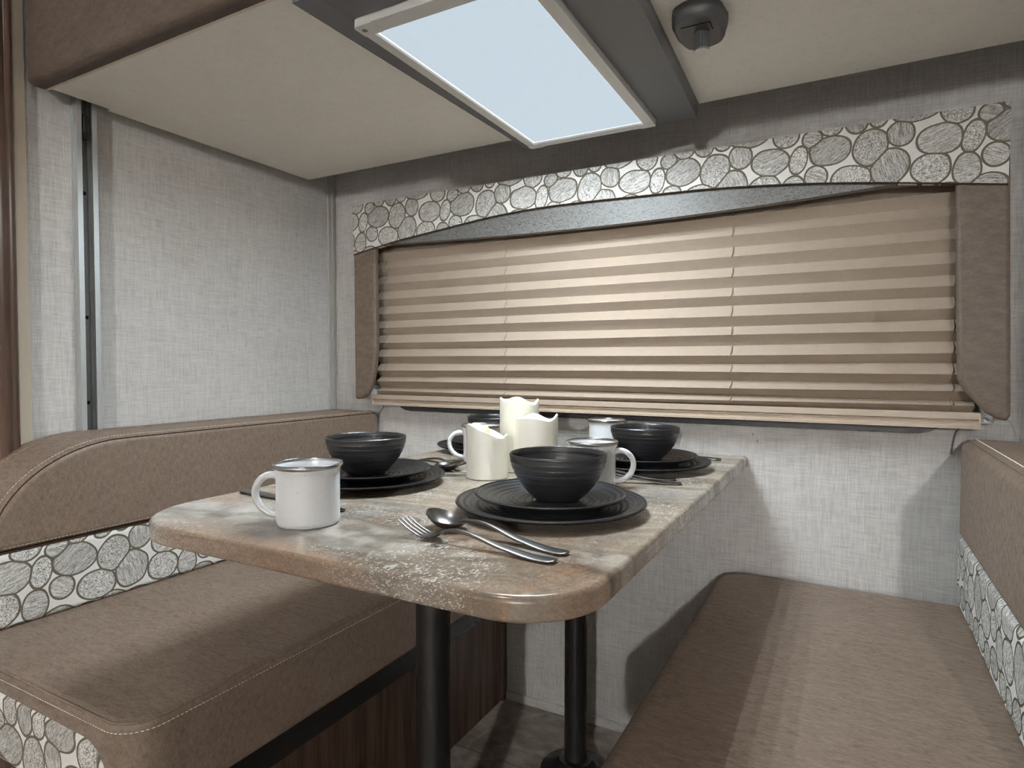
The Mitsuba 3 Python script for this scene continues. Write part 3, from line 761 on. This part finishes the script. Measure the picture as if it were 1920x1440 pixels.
# cutlery: lies along +x from the end of the handle
def ribbon(xs, zs, ws, ts, ys=None, seg=10):
    n = len(xs); ys = np.zeros(n) if ys is None else np.asarray(ys)
    P = np.column_stack([xs, ys, zs]); tan = np.gradient(P, axis=0); tan /= np.linalg.norm(tan, axis=1, keepdims=True)
    a = np.linspace(0, 2 * PI, seg, endpoint=False)
    ca, sa = np.sign(np.cos(a)) * np.abs(np.cos(a)) ** .7, np.sign(np.sin(a)) * np.abs(np.sin(a)) ** .7
    v = []
    for i in range(n):
        up = np.cross(tan[i], [0, 1, 0]); up = -up / np.linalg.norm(up)
        sd = np.array([0, 1.0, 0])
        v.append(P[i] + np.outer(ca, sd) * ws[i] / 2 + np.outer(sa, up) * ts[i] / 2)
    v = np.vstack(v); f = []
    for i in range(n - 1):
        for j in range(seg):
            k = (j + 1) % seg
            f += [(i * seg + j, i * seg + k, (i + 1) * seg + k), (i * seg + j, (i + 1) * seg + k, (i + 1) * seg + j)]
    v = np.vstack([v, P[0], P[-1]]); c0, c1 = len(v) - 2, len(v) - 1
    for j in range(seg):
        k = (j + 1) % seg; f += [(c0, k, j), (c1, (n - 1) * seg + j, (n - 1) * seg + k)]
    m = trimesh.Trimesh(v, np.array(f), process=False)
    if m.volume < 0: m.invert()
    return m
def prof(xq, xs, vs):
    from scipy.interpolate import PchipInterpolator
    return PchipInterpolator(xs, vs)(xq)
FZ = ([0, .02, .06, .125, .142, .156, .166, .185, .205], [.0030, .0018, .0055, .0150, .0125, .0048, .0034, .0085, .0190])
hx = np.linspace(0, .150, 40)
hw = lambda q: prof(q, [0, .004, .012, .06, .115, .138, .150], [.010, .0165, .0185, .0135, .0062, .0056, .0120])
ht = lambda q: prof(q, [0, .01, .06, .12, .15], [.0022, .0026, .0032, .0042, .0026])
fork_handle = ribbon(hx, prof(hx, *FZ), hw(hx), ht(hx))
qx = np.linspace(.148, .171, 12)
fork_head = [ribbon(qx, prof(qx, *FZ), prof(qx, [.148, .156, .164, .171], [.0115, .0205, .0240, .0240]), np.full(12, .0022))]
tx = np.linspace(.168, .205, 14)
for k in range(4):
    yo = (k - 1.5) * .0064
    fork_head.append(ribbon(tx, prof(tx, *FZ), prof(tx, [.168, .172, .198, .205], [.0048, .0036, .0030, .0012]), prof(tx, [.168, .2, .205], [.0022, .0018, .0010]), np.full(14, yo)))
fork_head = cat(*fork_head)
SZ = ([0, .02, .06, .125, .142, .152], [.0030, .0018, .0055, .0160, .0150, .0135])
sx_ = np.linspace(0, .152, 40)
spoon_handle = ribbon(sx_, prof(sx_, *SZ), prof(sx_, [0, .004, .012, .06, .115, .140, .152], [.010, .0165, .0185, .0135, .0062, .0056, .0090]), ht(sx_ * .985))
def spoon_bowl():
    nr, na = 14, 48
    def surf(off):
        v = [[0, 0]]
        for i in range(1, nr + 1):
            for j in range(na):
                t = 2 * PI * j / na; r = i / nr
                v.append([r * math.cos(t), r * math.sin(t)])
        q = np.array(v); rr = np.hypot(q[:, 0], q[:, 1])
        x = .177 + .029 * q[:, 0]
        y = .0225 * q[:, 1] * (1 - .14 * q[:, 0])
        rim = .0135 + .0030 * q[:, 0] + .0035 * q[:, 0] ** 2 * (q[:, 0] > 0)
        z = rim - .0125 * (1 - rr ** 2.2) + off * (1 if True else 0)
        return np.column_stack([x, y, z])
    a_, b_ = surf(.0006), surf(-.0006); n = len(a_); f = []
    for j in range(na):
        k = (j + 1) % na
        f.append((0, 1 + j, 1 + k)); f.append((n, n + 1 + k, n + 1 + j))
        for i in range(nr - 1):
            p, q, r_, s = 1 + i * na + j, 1 + i * na + k, 1 + (i + 1) * na + k, 1 + (i + 1) * na + j
            f += [(p, s, r_), (p, r_, q), (n + p, n + r_, n + s), (n + p, n + q, n + r_)]
        o = 1 + (nr - 1) * na
        f += [(o + j, n + o + j, n + o + k), (o + j, n + o + k, o + k)]
    m = trimesh.Trimesh(np.vstack([a_, b_]), np.array(f), process=False)
    if m.volume < 0: m.invert()
    return m
kx_ = np.linspace(0, .115, 24); bx_ = np.linspace(.112, .235, 30)
knife_handle = ribbon(kx_, np.full(24, .0027), prof(kx_, [0, .004, .012, .07, .115], [.010, .0165, .0190, .0155, .0115]), np.full(24, .0050))
knife_blade = ribbon(bx_, np.full(30, .0020), prof(bx_, [.112, .122, .20, .222, .231, .235], [.0115, .0165, .0180, .0165, .0110, .0030]), prof(bx_, [.112, .13, .235], [.0036, .0020, .0014]))
D_cut = {'fork': [('handle', shape(fork_handle, 'steel', 40)), ('head', shape(fork_head, 'steel', 40))],
         'spoon': [('handle', shape(spoon_handle, 'steel', 40)), ('bowl', shape(spoon_bowl(), 'steel', 60))],
         'knife': [('handle', shape(knife_handle, 'steel', 40)), ('blade', shape(knife_blade, 'steel', 40))]}
def cutlery(kind, x0, y0, x1, y1, lab):
    k = key_for('table_' + kind); say(k, lab, kind, kind + 's laid on the table' if kind != 'knife' else 'knives laid on the table')
    a = math.degrees(math.atan2(y1 - y0, x1 - x0))
    for n_, d_ in D_cut[kind]:
        use(n_, d_, at(x0, y0, 0, a), k)
cutlery('fork', -.258, .567, -.463, .583, 'steel fork in front of the nearest black plates')
cutlery('spoon', -.258, .597, -.470, .634, 'steel spoon between the front fork and the nearest black plates')
cutlery('fork', -.245, 1.046, -.440, .985, 'steel fork behind the middle mug handle, nearer of the pair by the far right plates')
cutlery('spoon', -.262, 1.078, -.455, 1.020, 'steel spoon beside the far right plates, its handle next to the fork handle')
cutlery('knife', -.836, .652, -.600, .630, 'knife behind the front left mug')
cutlery('knife', -.236, 1.353, -.466, 1.400, 'knife behind the far right plates with only its handle end showing')
cutlery('spoon', -.842, .966, -.636, .976, 'spoon beside the left plates with its bowl by the shortest candle')
cutlery('fork', -.840, 1.002, -.636, 1.012, 'fork behind the left plates with tines by the rear left mug')
